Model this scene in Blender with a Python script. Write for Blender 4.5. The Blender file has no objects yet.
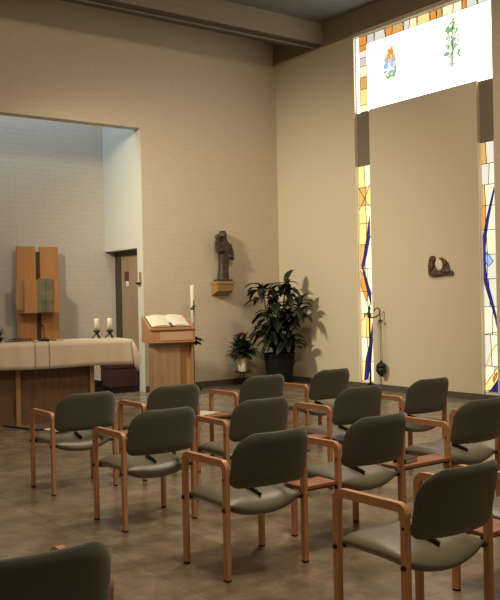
import bpy, bmesh, math, random
from mathutils import Vector, Matrix, Euler
R = random.Random(7)
S = bpy.context.scene
C = S.collection
PI = math.pi
rad = math.radians

# ------------------------------------------------------------------ materials
def mat(name, col, rough=.6, metal=0, spec=.5, noise=None, bump=None, emit=None, sheen=0):
    m = bpy.data.materials.new(name); m.use_nodes = True
    nt = m.node_tree; b = nt.nodes['Principled BSDF']
    b.inputs['Base Color'].default_value = (*col, 1)
    b.inputs['Roughness'].default_value = rough
    b.inputs['Metallic'].default_value = metal
    b.inputs['Specular IOR Level'].default_value = spec
    if sheen: b.inputs['Sheen Weight'].default_value = sheen
    if emit:
        b.inputs['Emission Color'].default_value = (*emit[0], 1)
        b.inputs['Emission Strength'].default_value = emit[1]
    tc = None
    if noise or bump:
        tc = nt.nodes.new('ShaderNodeTexCoord')
    if noise:   # (scale, dark colour, stretch)
        mp = nt.nodes.new('ShaderNodeMapping'); mp.inputs['Scale'].default_value = noise[2] if len(noise) > 2 else (1, 1, 1)
        nz = nt.nodes.new('ShaderNodeTexNoise'); nz.inputs['Scale'].default_value = noise[0]; nz.inputs['Detail'].default_value = 6
        rp = nt.nodes.new('ShaderNodeValToRGB')
        rp.color_ramp.elements[0].position = .35; rp.color_ramp.elements[1].position = .68
        rp.color_ramp.elements[0].color = (*noise[1], 1); rp.color_ramp.elements[1].color = (*col, 1)
        nt.links.new(tc.outputs['Object'], mp.inputs['Vector']); nt.links.new(mp.outputs[0], nz.inputs['Vector'])
        nt.links.new(nz.outputs['Fac'], rp.inputs[0]); nt.links.new(rp.outputs[0], b.inputs['Base Color'])
    if bump:    # (scale, strength)
        nz = nt.nodes.new('ShaderNodeTexNoise'); nz.inputs['Scale'].default_value = bump[0]; nz.inputs['Detail'].default_value = 4
        bp = nt.nodes.new('ShaderNodeBump'); bp.inputs['Strength'].default_value = bump[1]; bp.inputs['Distance'].default_value = .01
        nt.links.new(tc.outputs['Object'], nz.inputs['Vector']); nt.links.new(nz.outputs['Fac'], bp.inputs['Height'])
        nt.links.new(bp.outputs[0], b.inputs['Normal'])
    return m

def brick_mat(name, col, col2, mortar, axis):
    m = bpy.data.materials.new(name); m.use_nodes = True
    nt = m.node_tree; b = nt.nodes['Principled BSDF']; b.inputs['Roughness'].default_value = .75
    b.inputs['Specular IOR Level'].default_value = .25
    tc = nt.nodes.new('ShaderNodeTexCoord'); sp = nt.nodes.new('ShaderNodeSeparateXYZ'); cb = nt.nodes.new('ShaderNodeCombineXYZ')
    nt.links.new(tc.outputs['Object'], sp.inputs[0])
    nt.links.new(sp.outputs[axis], cb.inputs[0]); nt.links.new(sp.outputs['Z'], cb.inputs[1])
    br = nt.nodes.new('ShaderNodeTexBrick'); br.inputs['Scale'].default_value = 1
    br.inputs['Brick Width'].default_value = .24; br.inputs['Row Height'].default_value = .083
    br.inputs['Mortar Size'].default_value = .006; br.inputs['Mortar Smooth'].default_value = .4
    br.inputs['Color1'].default_value = (*col, 1); br.inputs['Color2'].default_value = (*col2, 1); br.inputs['Mortar'].default_value = (*mortar, 1)
    nz = nt.nodes.new('ShaderNodeTexNoise'); nz.inputs['Scale'].default_value = 18
    mx = nt.nodes.new('ShaderNodeMixRGB'); mx.blend_type = 'MULTIPLY'; mx.inputs[0].default_value = .12
    nt.links.new(tc.outputs['Object'], nz.inputs['Vector'])
    nt.links.new(cb.outputs[0], br.inputs['Vector']); nt.links.new(br.outputs['Color'], mx.inputs[1]); nt.links.new(nz.outputs['Fac'], mx.inputs[2])
    nt.links.new(mx.outputs[0], b.inputs['Base Color'])
    bp = nt.nodes.new('ShaderNodeBump'); bp.inputs['Strength'].default_value = .35; bp.inputs['Distance'].default_value = .006; bp.invert = True
    nt.links.new(br.outputs['Fac'], bp.inputs['Height']); nt.links.new(bp.outputs[0], b.inputs['Normal'])
    return m

def floor_mat():
    m = bpy.data.materials.new('polished_stone_floor'); m.use_nodes = True
    nt = m.node_tree; b = nt.nodes['Principled BSDF']
    tc = nt.nodes.new('ShaderNodeTexCoord')
    n1 = nt.nodes.new('ShaderNodeTexNoise'); n1.inputs['Scale'].default_value = 4.2; n1.inputs['Detail'].default_value = 8; n1.inputs['Roughness'].default_value = .68; n1.inputs['Distortion'].default_value = .4
    r1 = nt.nodes.new('ShaderNodeValToRGB')
    e = r1.color_ramp.elements
    e[0].position = .34; e[0].color = (.155, .124, .087, 1); e[1].position = .66; e[1].color = (.35, .28, .205, 1)
    mid = r1.color_ramp.elements.new(.5); mid.color = (.235, .188, .135, 1)
    br = nt.nodes.new('ShaderNodeTexBrick'); br.offset = 0; br.inputs['Scale'].default_value = 1
    br.inputs['Brick Width'].default_value = .6; br.inputs['Row Height'].default_value = .6
    br.inputs['Mortar Size'].default_value = .004
    br.inputs['Color1'].default_value = (1, 1, 1, 1); br.inputs['Color2'].default_value = (.84, .84, .84, 1); br.inputs['Mortar'].default_value = (.6, .6, .6, 1)
    mx = nt.nodes.new('ShaderNodeMixRGB'); mx.blend_type = 'MULTIPLY'; mx.inputs[0].default_value = 1
    nt.links.new(tc.outputs['Object'], n1.inputs['Vector']); nt.links.new(tc.outputs['Object'], br.inputs['Vector'])
    nt.links.new(n1.outputs['Fac'], r1.inputs[0]); nt.links.new(r1.outputs[0], mx.inputs[1]); nt.links.new(br.outputs['Color'], mx.inputs[2])
    nt.links.new(mx.outputs[0], b.inputs['Base Color'])
    b.inputs['Roughness'].default_value = .27; b.inputs['Specular IOR Level'].default_value = .5
    return m

def glass_mat(name, col, strength):
    return mat(name, tuple(c * .4 for c in col), .3, emit=(col, strength))

M = {}
WALLC = (.62, .53, .41)
M['wall_back'] = brick_mat('painted_brick_back', WALLC, (.613, .523, .404), (.595, .507, .39), 'X')
M['wall_side'] = mat('smooth_plaster', (.60, .535, .40), .7, spec=.25, bump=(30, .05))
M['niche_brick'] = brick_mat('painted_brick_niche', (.62, .56, .48), (.605, .548, .47), (.56, .51, .44), 'X')
M['niche_side'] = mat('niche_plaster', (.58, .55, .47), .7, spec=.25)
M['floor'] = floor_mat()
M['ceiling'] = mat('grey_ceiling_boards', (.16, .15, .125), .8, noise=(14, (.125, .118, .1)))
M['beam'] = mat('painted_beam', (.23, .185, .122), .6, noise=(3, (.205, .165, .108), (.3, 6, 6)))
M['beam_slot'] = mat('beam_rail', (.20, .145, .1), .5)
M['beam_shade'] = mat('dark_underside_shade', (.045, .034, .026), .6)  # near-black colour standing in for shade below the beam
M['skirting'] = mat('dark_skirting', (.085, .07, .052), .55)
M['frame_white'] = mat('window_frame_cream', (.84, .78, .66), .4)
M['panel'] = mat('taupe_spandrel', (.19, .158, .115), .6)
M['lead'] = mat('lead_came', (.03, .03, .028), .5, metal=.3)
M['door'] = mat('brown_door', (.34, .235, .14), .5, noise=(3, (.29, .2, .115), (5, 5, .4)))
M['door_frame'] = mat('dark_door_frame', (.05, .037, .027), .5)
M['beech'] = mat('orange_beech', (.62, .315, .165), .34, noise=(5, (.54, .265, .13), (8, 8, .7)))
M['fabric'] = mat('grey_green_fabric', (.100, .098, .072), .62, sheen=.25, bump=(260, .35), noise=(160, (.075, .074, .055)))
M['seat_fabric_lit'] = mat('grey_green_fabric_lit', (.155, .147, .105), .36, spec=.5, bump=(220, .12), noise=(160, (.14, .132, .092)))  # backrest fabric again, lightened to paint in the light on seat tops
M['black'] = mat('black_metal', (.012, .011, .01), .4, metal=.2)
M['rubber'] = mat('black_rubber', (.01, .01, .01), .8)
M['board'] = mat('red_brown_board', (.40, .165, .085), .38, noise=(4, (.31, .12, .06), (.6, 8, 8)))
M['paper'] = mat('white_paper', (.72, .67, .52), .6)
M['cloth'] = mat('cream_linen', (.71, .61, .47), .8, sheen=.2, bump=(90, .1), noise=(2.2, (.65, .55, .42), (4, 4, .4)))
M['altar_wood'] = mat('altar_oak', (.40, .25, .125), .45, noise=(4, (.33, .2, .1), (6, 6, .4)))
M['altar_panel'] = mat('altar_dark_panel', (.19, .105, .058), .5, noise=(4, (.13, .07, .04), (6, 6, .4)))
M['orange_wood'] = mat('orange_wood', (.50, .24, .09), .4, noise=(4, (.41, .19, .07), (7, 7, .4)))
M['lectern_wood'] = mat('lectern_wood', (.45, .225, .11), .42, noise=(4, (.38, .18, .085), (7, 7, .5)))
M['lectern_base'] = mat('lectern_base_wood', (.33, .2, .105), .45, noise=(4, (.27, .16, .08), (7, 7, .5)))
M['tab_metal'] = mat('grey_green_metal', (.27, .26, .19), .45, metal=.5, noise=(9, (.19, .185, .13)))
M['wax'] = mat('cream_wax', (.82, .76, .6), .5)
M['maroon'] = mat('maroon_fabric', (.045, .011, .012), .8)
M['darkwood'] = mat('dark_carved_wood', (.06, .038, .03), .45, noise=(12, (.035, .02, .017)))
M['oakwood'] = mat('bracket_oak', (.36, .22, .09), .5, noise=(6, (.29, .17, .07), (6, 1, 6)))
M['leaf'] = mat('dark_leaf', (.014, .022, .009), .4, noise=(9, (.008, .014, .006)))
M['cable'] = mat('brown_cable', (.19, .12, .075), .6)
M['chain'] = mat('pale_chain', (.42, .36, .26), .4, metal=.6)
M['stem'] = mat('brown_stem', (.05, .035, .02), .7)
M['pot'] = mat('black_pot', (.006, .0055, .006), .7, spec=.2)
M['soil'] = mat('potting_soil', (.02, .014, .01), .9)
M['white_pot'] = mat('white_ceramic', (.72, .66, .53), .3)
M['flower'] = mat('red_petals', (.22, .03, .022), .6)
M['leaf_mid'] = mat('green_leaf', (.02, .035, .014), .5)
M['relief'] = mat('relief_brown', (.12, .07, .038), .45, noise=(25, (.06, .034, .02)))
M['relief_pale'] = mat('relief_pale_plaster', (.72, .62, .5), .6)
M['notice'] = mat('notice_red', (.10, .015, .02), .5)
M['skyglass'] = mat('skylight_pane', (.3, .3, .3), .3, emit=((.55, .78, 1.0), 6.0))
GL = {
    'white': glass_mat('glass_white', (1.0, .985, .94), 4.5),
    'cream': glass_mat('glass_cream', (1.0, .86, .55), 1.05),
    'pale': glass_mat('glass_pale', (.95, .90, .64), 1.0),
    'yellow': glass_mat('glass_yellow', (1.0, .74, .26), 1.05),
    'orange': glass_mat('glass_orange', (1.0, .40, .08), .75),
    'amber': glass_mat('glass_amber', (.9, .55, .16), .7),
    'grey': glass_mat('glass_grey', (.76, .75, .64), .95),
    'lilac': glass_mat('glass_lilac', (.80, .74, .74), .8),
    'blue': glass_mat('glass_blue', (.035, .03, .30), .5),
    'sky': glass_mat('glass_light_blue', (.35, .52, .85), .95),
    'green': glass_mat('glass_green', (.28, .55, .22), .85),
    'pink': glass_mat('glass_pink', (.95, .72, .62), 1.1),
}

# ------------------------------------------------------------------ mesh helpers
def obj(name, bm, material, parent=None, smooth=False, bevel=0, sub=0):
    me = bpy.data.meshes.new(name); bm.normal_update(); bm.to_mesh(me); bm.free()
    for m in (material if isinstance(material, (list, tuple)) else [material]): me.materials.append(m)
    o = bpy.data.objects.new(name, me); C.objects.link(o)
    if parent: o.parent = parent
    if smooth:
        for p in me.polygons: p.use_smooth = True
    if bevel:
        b = o.modifiers.new('bevel', 'BEVEL'); b.width = bevel; b.segments = 2; b.limit_method = 'ANGLE'; b.angle_limit = rad(40)
    if sub:
        b = o.modifiers.new('sub', 'SUBSURF'); b.levels = sub; b.render_levels = sub
    return o

def thing(name, label, cat, loc=(0, 0, 0), rz=0, group=None):
    o = bpy.data.objects.new(name, None); C.objects.link(o); o.empty_display_size = .1
    o.location = loc; o.rotation_euler = (0, 0, rz); return tag(o, label, cat, group)
def tag(o, label=None, cat=None, group=None, kind=None):
    if label: o['label'] = label
    if cat: o['category'] = cat
    if group: o['group'] = group
    if kind: o['kind'] = kind
    return o
def struct(name, bm, m, parent=None, **k):
    o = obj(name, bm, m, parent, **k)
    if not parent: o['kind'] = 'structure'
    return o

def box(bm, x0, x1, y0, y1, z0, z1, mi=0, mtx=None):
    v = [bm.verts.new(Vector(p) if mtx is None else mtx @ Vector(p)) for p in
         [(x0, y0, z0), (x1, y0, z0), (x1, y1, z0), (x0, y1, z0), (x0, y0, z1), (x1, y0, z1), (x1, y1, z1), (x0, y1, z1)]]
    for f in [(3, 2, 1, 0), (4, 5, 6, 7), (0, 1, 5, 4), (1, 2, 6, 5), (2, 3, 7, 6), (3, 0, 4, 7)]:
        bm.faces.new([v[i] for i in f]).material_index = mi
    return bm
def boxes(*bs, mtx=None):
    bm = bmesh.new()
    for b in bs: box(bm, *b, mtx=mtx)
    return bm
def lathe(prof, n=20, cx=0, cy=0, bm=None):
    bm = bm or bmesh.new(); rings = []
    for r, z in prof:
        rings.append([bm.verts.new((cx + r * math.cos(2 * PI * i / n), cy + r * math.sin(2 * PI * i / n), z)) for i in range(n)])
    for a, b in zip(rings, rings[1:]):
        for i in range(n): bm.faces.new((a[i], a[(i + 1) % n], b[(i + 1) % n], b[i]))
    if prof[0][0] > 1e-4: bm.faces.new(rings[0][::-1])
    if prof[-1][0] > 1e-4: bm.faces.new(rings[-1])
    return bm
def tube(pts, r, n=8, bm=None, sec=None, up=(0, 0, 1)):
    """round tube (r number or list) or, with sec=(w,h), a rectangular strip"""
    bm = bm or bmesh.new(); P = [Vector(p) for p in pts]; rings = []; prev = None
    for i, p in enumerate(P):
        t = (P[min(i + 1, len(P) - 1)] - P[max(i - 1, 0)]).normalized()
        if prev is None:
            a = Vector(up) if abs(t.dot(Vector(up))) < .95 else Vector((1, 0, 0))
            a = (a - t * a.dot(t)).normalized()
        else:
            a = (prev - t * prev.dot(t)).normalized()
        prev = a; b = t.cross(a)
        rr = r[i] if isinstance(r, (list, tuple)) else r
        if sec:
            w, h = sec; ring = [p + a * (sx * h / 2) + b * (sy * w / 2) for sx, sy in ((-1, -1), (-1, 1), (1, 1), (1, -1))]
        else:
            ring = [p + a * rr * math.cos(2 * PI * k / n) + b * rr * math.sin(2 * PI * k / n) for k in range(n)]
        rings.append([bm.verts.new(q) for q in ring])
    for A, B in zip(rings, rings[1:]):
        k = len(A)
        for i in range(k): bm.faces.new((A[i], A[(i + 1) % k], B[(i + 1) % k], B[i]))
    bm.faces.new(rings[0][::-1]); bm.faces.new(rings[-1])
    return bm
def ball(bm, c, r, sx=1, sy=1, sz=1, seg=12):
    g = bmesh.ops.create_uvsphere(bm, u_segments=seg, v_segments=max(6, seg // 2), radius=r)
    for v in g['verts']: v.co = Vector((v.co.x * sx + c[0], v.co.y * sy + c[1], v.co.z * sz + c[2]))
    return bm
def leaf(bm, base, direction, length, width, droop, n=5, fold=.25):
    """an arched leaf blade: two rows of quads folded along the midrib, with thickness from its fold"""
    d = Vector(direction).normalized(); side = d.cross(Vector((0, 0, 1)))
    side = side.normalized() if side.length > 1e-3 else Vector((1, 0, 0))
    p = Vector(base); prev = None; step = length / n
    for i in range(n + 1):
        t = i / n; w = width * math.sin(PI * min(.97, .06 + t * .93)) ** .8 / 2
        up = side.cross(d)
        row = [bm.verts.new(p - side * w + up * w * fold), bm.verts.new(p), bm.verts.new(p + side * w + up * w * fold)]
        if prev:
            bm.faces.new((prev[0], row[0], row[1], prev[1])); bm.faces.new((prev[1], row[1], row[2], prev[2]))
        prev = row; d = (d + Vector((0, 0, -droop / n))).normalized(); p = p + d * step
    return bm

def dup(root, loc, rz, label=None, group=None):
    r = root.copy(); C.objects.link(r); r.location = loc; r.rotation_euler = (0, 0, rz)
    if label: r['label'] = label
    if group: r['group'] = group
    for ch in list(root.children):
        c = ch.copy(); C.objects.link(c); c.parent = r
        for g in ch.children:
            d = g.copy(); C.objects.link(d); d.parent = c
    return r

# ------------------------------------------------------------------ the room
XR, YB, YN, XN = 9.95, 12.6, 14.0, 7.05       # right wall, back wall, niche back, niche side
XL, YF, ZC = -1.6, -2.6, 6.30                  # left wall, rear wall, ceiling
NT = 4.43                                      # niche lintel height
NX0 = 2.3
struct('floor', boxes((XL - .2, XR + .4, YF - .2, YN + .3, -.1, 0)), M['floor'])
struct('ceiling', boxes((XL - .2, XR + .4, YF - .2, YB + .2, ZC, ZC + .1)), M['ceiling'])
struct('wall_left', boxes((XL - .2, XL, YF - .2, YB + .2, 0, ZC)), M['wall_side'])
struct('wall_rear', boxes((XL, XR + .4, YF - .2, YF, 0, ZC)), M['wall_side'])
struct('wall_back', boxes((XL, NX0, YB, YB + .22, 0, ZC), (NX0, XN, YB, YB + .22, NT, ZC), (XN, XR + .4, YB, YB + .02, 0, ZC)), M['wall_back'])
# niche behind the altar, lit by a skylight
DW0, DW1, DH, DR = 12.8, 14.0, 2.43, .21
struct('wall_niche_back', boxes((NX0, XN + .9, YN, YN + .2, 0, 6.6)), M['niche_brick'])
struct('wall_niche_right', boxes((XN, XN + .5, YB + .02, DW0, 0, 6.6), (XN, XN + .5, DW0, YN, DH, 6.6)), M['niche_side'])
struct('wall_niche_left', boxes((NX0 - .2, NX0, YB + .22, YN, 0, 6.6)), M['niche_side'])
struct('wall_niche_front', boxes((NX0, XN + .5, YB + .02, YB + .22, ZC + .1, 6.6)), M['niche_side'])
sky = struct('window_4', boxes((NX0, XN, YB + .22, YN, 6.6, 6.64)), M['skyglass'])
bm = bmesh.new()
for i in range(1, 6): box(bm, NX0 + i * .8 - .02, NX0 + i * .8 + .02, YB + .22, YN, 6.56, 6.6)
obj('glazing_bar', bm, M['frame_white'], sky)
# door in the niche's side wall
dr = struct('door_1', boxes((XN + DR, XN + DR + .045, DW0, DW1 - .2, 0, DH - .04)), M['door'])
obj('door_frame', boxes((XN + DR - .01, XN + DR + .06, DW1 - .22, DW1, 0, DH), (XN + DR - .01, XN + DR + .06, DW0, DW1 - .2, DH - .09, DH)), M['door_frame'], dr)
obj('door_handle', tube([(XN + DR - .05, 12.98, 1.05), (XN + DR - .05, 12.88, 1.05), (XN + DR, 12.88, 1.05)], .01), M['black'], dr)

# right wall with the U of stained glass
WY0, WY1, WZ0, WZ1 = 7.66, 10.49, 4.60, 5.875
SL0, SL1 = 10.14, 10.49
SR0, SR1 = 7.66, 7.95
SB, PZ = .10, 3.71
T = .36
bm = boxes((XR, XR + T, WY1, YB, 0, ZC), (XR, XR + T, YF, WY0, 0, ZC), (XR, XR + T, WY0, WY1, WZ1, ZC),
           (XR, XR + T, SR1, SL0, 0, WZ0), (XR, XR + T, SL0, SL1, 0, SB), (XR, XR + T, SR0, SR1, 0, SB))
struct('wall_right', bm, M['wall_side'])
GX = XR + .055
struct('trim_1', boxes((XR - .045, XR, YF, YB, 5.91, ZC)), M['beam'])                 # beam along the right wall
tb = struct('trim_2', boxes((XL, XR - .045, 11.19, 11.56, 5.93, ZC)), M['beam'])     # beam across the room
obj('beam_shade_sheet', boxes((XL, XR - .05, 11.225, 11.55, 5.915, 5.93)), M['beam_shade'], tb)  # dark sheet added to paint the shade on the beam's underside
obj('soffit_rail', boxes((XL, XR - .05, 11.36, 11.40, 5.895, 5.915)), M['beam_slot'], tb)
struct('trim_3', boxes((GX + .005, GX + .1, SL0, SL1, PZ, WZ0)), M['panel'])           # solid panels between the glass
struct('trim_4', boxes((GX + .005, GX + .1, SR0, SR1, PZ, WZ0)), M['panel'])
struct('baseboard_back', boxes((XN, XR, YB - .02, YB, 0, .10)), M['skirting'])
struct('baseboard_right', boxes((XR - .02, XR, YF, YB - .02, 0, .095)), M['skirting'])
struct('baseboard_niche', boxes((NX0, XN + DR, YN - .02, YN, 0, .10)), M['skirting'])

class Glass:
    """panes in the plane x = GX, seen from -x; s runs left to right in the photo (s=0 at the far end), z is height"""
    def __init__(s, name, y0, y1):
        s.name, s.y0, s.y1 = name, y0, y1; s.bm = bmesh.new(); s.ld = bmesh.new(); s.keys = list(GL)
    def y(s, u): return s.y1 + (s.y0 - s.y1) * u
    def pane(s, pts, col, lift=0, lead=True):
        v = [s.bm.verts.new((GX - lift, s.y(u), z)) for u, z in pts]
        f = s.bm.faces.new(v); f.normal_update()
        if f.normal.x > 0: f.normal_flip()
        f.material_index = s.keys.index(col)
        if lead:
            for (a, b) in zip(pts, pts[1:] + pts[:1]): s.line([a, b], lift)
    def line(s, pts, lift=0, w=.010):
        tube([(GX - lift - .003, s.y(u), z) for u, z in pts], w / 2, 5, s.ld)
    def done(s):
        o = struct(s.name, s.bm, [GL[k] for k in s.keys])
        obj('lead_line', s.ld, M['lead'], o)
        return o

# wide top window: blown-out white field, coloured border left and above, two sprays
g = Glass('window_1', WY0, WY1)
bl, bt = .095, .165
W1 = WZ1 - bt
g.pane([(bl, WZ0), (1, WZ0), (1, W1), (bl, W1)], 'white', lead=False)
zs = [WZ0, 4.72, 4.98, 5.18, 5.36, 5.5, 5.62, W1]
for (a, b), c in zip(zip(zs, zs[1:]), ['cream', 'yellow', 'amber', 'cream', 'lilac', 'pink', 'orange']):
    k = R.uniform(-.03, .03)
    g.pane([(.035, a), (bl, a + k * 0), (bl, b), (.035, b)], c)
g.pane([(0, WZ0), (.035, WZ0), (.035, WZ1), (0, WZ1)], 'white', lead=False)
us = [.035, .10, .16, .25, .30, .39, .43, .49, .585, .63, .67, .74, .80, .83, .90, 1]
cs = ['orange', 'lilac', 'grey', 'orange', 'amber', 'grey', 'cream', 'yellow', 'orange', 'amber', 'cream', 'pale', 'orange', 'grey', 'grey']
for (a, b), c in zip(zip(us, us[1:]), cs):
    k = .012
    g.pane([(a, W1), (b, W1), (min(1, b + R.uniform(-k, k)), WZ1), (a + R.uniform(0, k), WZ1)], c)
def spray(u0, z0, spec):
    for du, dz, ru, rz_, rot, c in spec:
        pts = []
        for i in range(9):
            a = 2 * PI * i / 9; x, y = 1.5 * ru * math.cos(a), 1.4 * rz_ * math.sin(a)
            X, Y = x * math.cos(rot) - y * math.sin(rot), x * math.sin(rot) + y * math.cos(rot)
            pts.append((u0 + (du + X) / (WY1 - WY0), z0 + dz + Y))
        g.pane(pts, c, lift=.004 + R.uniform(0, .003), lead=False)
def sprinkle(u0, z0, zones):
    q = []
    for (zc, zr, ur, n, cols_) in zones:
        for i in range(n):
            q.append((R.uniform(-ur, ur), zc + R.uniform(-zr, zr), R.uniform(.02, .048), R.uniform(.014, .028), R.uniform(0, 3), R.choice(cols_)))
    spray(u0, z0, q)
sprinkle(.285, 5.27, [(.19, .05, .05, 9, ['yellow', 'orange', 'amber']), (.12, .05, .11, 14, ['orange', 'amber', 'yellow', 'cream']), (.0, .07, .11, 20, ['sky', 'lilac', 'sky', 'grey']), (-.1, .06, .12, 14, ['sky', 'lilac', 'green']), (-.2, .04, .12, 11, ['green', 'yellow', 'green'])])
sprinkle(.735, 5.25, [(.30, .06, .07, 9, ['green', 'pale']), (.2, .06, .11, 12, ['green', 'grey', 'green']), (.06, .08, .12, 15, ['lilac', 'grey', 'green', 'pink']), (-.1, .09, .13, 16, ['green', 'green', 'grey']), (-.26, .08, .05, 7, ['lilac', 'grey'])])
g.line([(.735, 4.95), (.74, 5.15), (.73, 5.35), (.742, 5.53)], .006, .012); g.line([(.74, 5.15), (.765, 5.3)], .006, .01)
g.line([(.035, WZ0), (.035, WZ1)], w=.012); g.line([(bl, WZ0), (bl, WZ1)], w=.006)
w1 = g.done()
obj('window_frame', boxes((GX - .012, GX + .02, WY0, WY1, WZ1 - .03, WZ1), (GX - .012, GX + .02, WY0, WY0 + .035, WZ0, WZ1), (GX - .012, GX + .02, WY1 - .03, WY1, WZ0, WZ1)), M['frame_white'], w1)

def arc(u0, z0, u1, z1, u2, z2, w, n=10):
    """crescent between two ends through a bulge point"""
    A, B = [], []
    for i in range(n + 1):
        t = i / n; x = u0 * (1 - t) ** 2 + 2 * u1 * t * (1 - t) + u2 * t * t; z = z0 * (1 - t) ** 2 + 2 * z1 * t * (1 - t) + z2 * t * t
        k = w * math.sin(PI * min(1, max(0, t))) + .01
        A.append((x - k / 2, z)); B.append((x + k / 2, z))
    return A + B[::-1]
def strip_base(g, zs, cols, cut=None):
    for i, ((a, b), cc) in enumerate(zip(zip(zs, zs[1:]), cols)):
        c1, c2 = cc; m = (cut[i] if cut else .5); k = .06
        dl = 0
        g.pane([(0, a), (m, a + dl), (m + k * (-1) ** i, b), (0, b)], c1)
        g.pane([(m, a), (1, a), (1, b), (m + k * (-1) ** i, b)], c2)
# left narrow strip
g = Glass('window_2', SL0, SL1)
zs = [SB, .45, .85, 1.25, 1.62, 2.0, 2.4, 2.75, 3.05, 3.35, PZ]
strip_base(g, zs, [('yellow', 'pale'), ('pale', 'cream'), ('yellow', 'yellow'), ('cream', 'pale'), ('yellow', 'orange'), ('amber', 'cream'), ('yellow', 'yellow'), ('yellow', 'cream'), ('amber', 'yellow'), ('yellow', 'pale')],
           [.45, .5, .4, .55, .5, .45, .5, .55, .5, .5])
P2 = .004
sc = lambda pts, k=.76: [(u * k, z) for u, z in pts]
g.pane(sc([(.05, 1.98), (.5, 1.86), (.78, 1.6), (.6, 1.45), (.15, 1.7)]), 'orange', P2)
g.pane(sc([(.22, 2.06), (.42, 2.2), (.7, 2.5), (1, 2.85), (1, 2.5), (.72, 2.24), (.5, 2.08), (.36, 2.02)]), 'blue', P2 + .001)
g.pane(sc([(.22, 2.06), (.36, 2.02), (.55, 1.9), (.8, 1.72), (1, 1.6), (1, 1.38), (.7, 1.62), (.42, 1.86)]), 'blue', P2 + .002)
g.pane(sc([(.5, 2.08), (.72, 2.24), (1, 2.5), (1.3, 2.6), (1.3, 1.5), (1, 1.6), (.8, 1.72), (.55, 1.9)]), 'pale', P2)
g.pane(sc([(.25, .12), (.62, .16), (.9, .5), (1.1, .95), (1.1, 1.1), (.75, .72), (.45, .5)]), 'blue', P2)
g.pane(sc([(.7, .12), (1.3, .12), (1.3, .9), (1.1, .85), (.9, .45)]), 'pale', P2)
g.line(sc([(.1, 3.35), (.9, 3.05), (1.2, 3.0)]), P2); g.line(sc([(0, 2.95), (.5, 3.12), (1.2, 3.42)]), P2); g.line(sc([(0, 1.1), (1, 1.35)]), P2)
w2 = g.done()
lin = lambda y0, y1, z0, z1: boxes((XR + .004, GX + .02, y0, y1, z0, z1))  # pale strips added on the reveals, their colour standing in for daylight there
obj('daylit_jamb', lin(SL1 - .012, SL1, SB, PZ), M['frame_white'], w2); obj('daylit_jamb', lin(SL0, SL0 + .012, SB, PZ), M['frame_white'], w2)
obj('window_frame', boxes((GX - .012, GX + .02, SL1 - .03, SL1, SB, PZ), (GX - .012, GX + .02, SL0, SL1, SB, SB + .03)), M['frame_white'], w2)
# right narrow strip
g = Glass('window_3', SR0, SR1)
zs = [SB, .5, .95, 1.35, 1.75, 2.1, 2.45, 2.8, 3.1, 3.4, PZ]
strip_base(g, zs, [('pale', 'grey'), ('grey', 'pale'), ('pale', 'pale'), ('grey', 'grey'), ('pale', 'grey'), ('pale', 'cream'), ('orange', 'pale'), ('amber', 'pale'), ('grey', 'pale'), ('amber', 'grey')],
           [.6, .5, .55, .45, .3, .35, .25, .3, .5, .4])
def bow(u, z, w, col, lift):
    n = len(u); L = [(u[i] - w * (.35 + .65 * math.sin(PI * i / (n - 1))) / 2, z[i]) for i in range(n)]; Rr = [(u[i] + w * (.35 + .65 * math.sin(PI * i / (n - 1))) / 2, z[i]) for i in range(n)]
    for i in range(n - 1): g.pane([L[i], Rr[i], Rr[i + 1], L[i + 1]], col, lift, lead=False)
    g.line(L, lift, .005); g.line(Rr, lift, .005)
g.pane([(.08, 2.03), (.32, 2.14), (.7, 2.0), (.4, 1.93)], 'sky', P2)
bow([.86, .66, .42, .24, .14, .12, .16, .28, .46, .62, .80, .92], [3.05, 2.86, 2.62, 2.4, 2.2, 2.02, 1.84, 1.66, 1.5, 1.36, 1.18, 1.0], .25, 'blue', P2 + .001)
bow([.0, .2, .45, .75, 1], [.42, .54, .68, .80, .86], .10, 'yellow', P2 + .002)
g.pane([(0, .13), (.0, .2), (.35, .32), (.75, .46), (1, .55), (1, .40), (.75, .28), (.4, .16)], 'yellow', P2 + .001)
g.pane([(.4, .16), (.75, .28), (1, .40), (1, .12), (.2, .12)], 'blue', P2 + .002)
g.pane([(.55, .33), (.8, .42), (.8, .36), (.6, .28)], 'orange', P2 + .003)
g.line([(0, .95), (1, 1.0)], P2)
w3 = g.done()
obj('daylit_jamb', lin(SR1 - .012, SR1, SB, PZ), M['frame_white'], w3); obj('daylit_jamb', lin(SR0, SR0 + .012, SB, PZ), M['frame_white'], w3)
for a_, b_ in ((WY1 - .012, WY1), (WY0, WY0 + .012)): obj('daylit_jamb', lin(a_, b_, WZ0, WZ1), M['frame_white'], w1)
obj('daylit_head', lin(WY0, WY1, WZ1 - .012, WZ1), M['frame_white'], w1); obj('daylit_sill', lin(SR1, SL0, WZ0, WZ0 + .006), M['frame_white'], w1)
obj('window_frame', boxes((GX - .012, GX + .02, SR1 - .03, SR1, SB, PZ), (GX - .012, GX + .02, SR0, SR1, SB, SB + .03)), M['frame_white'], w3)

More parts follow.
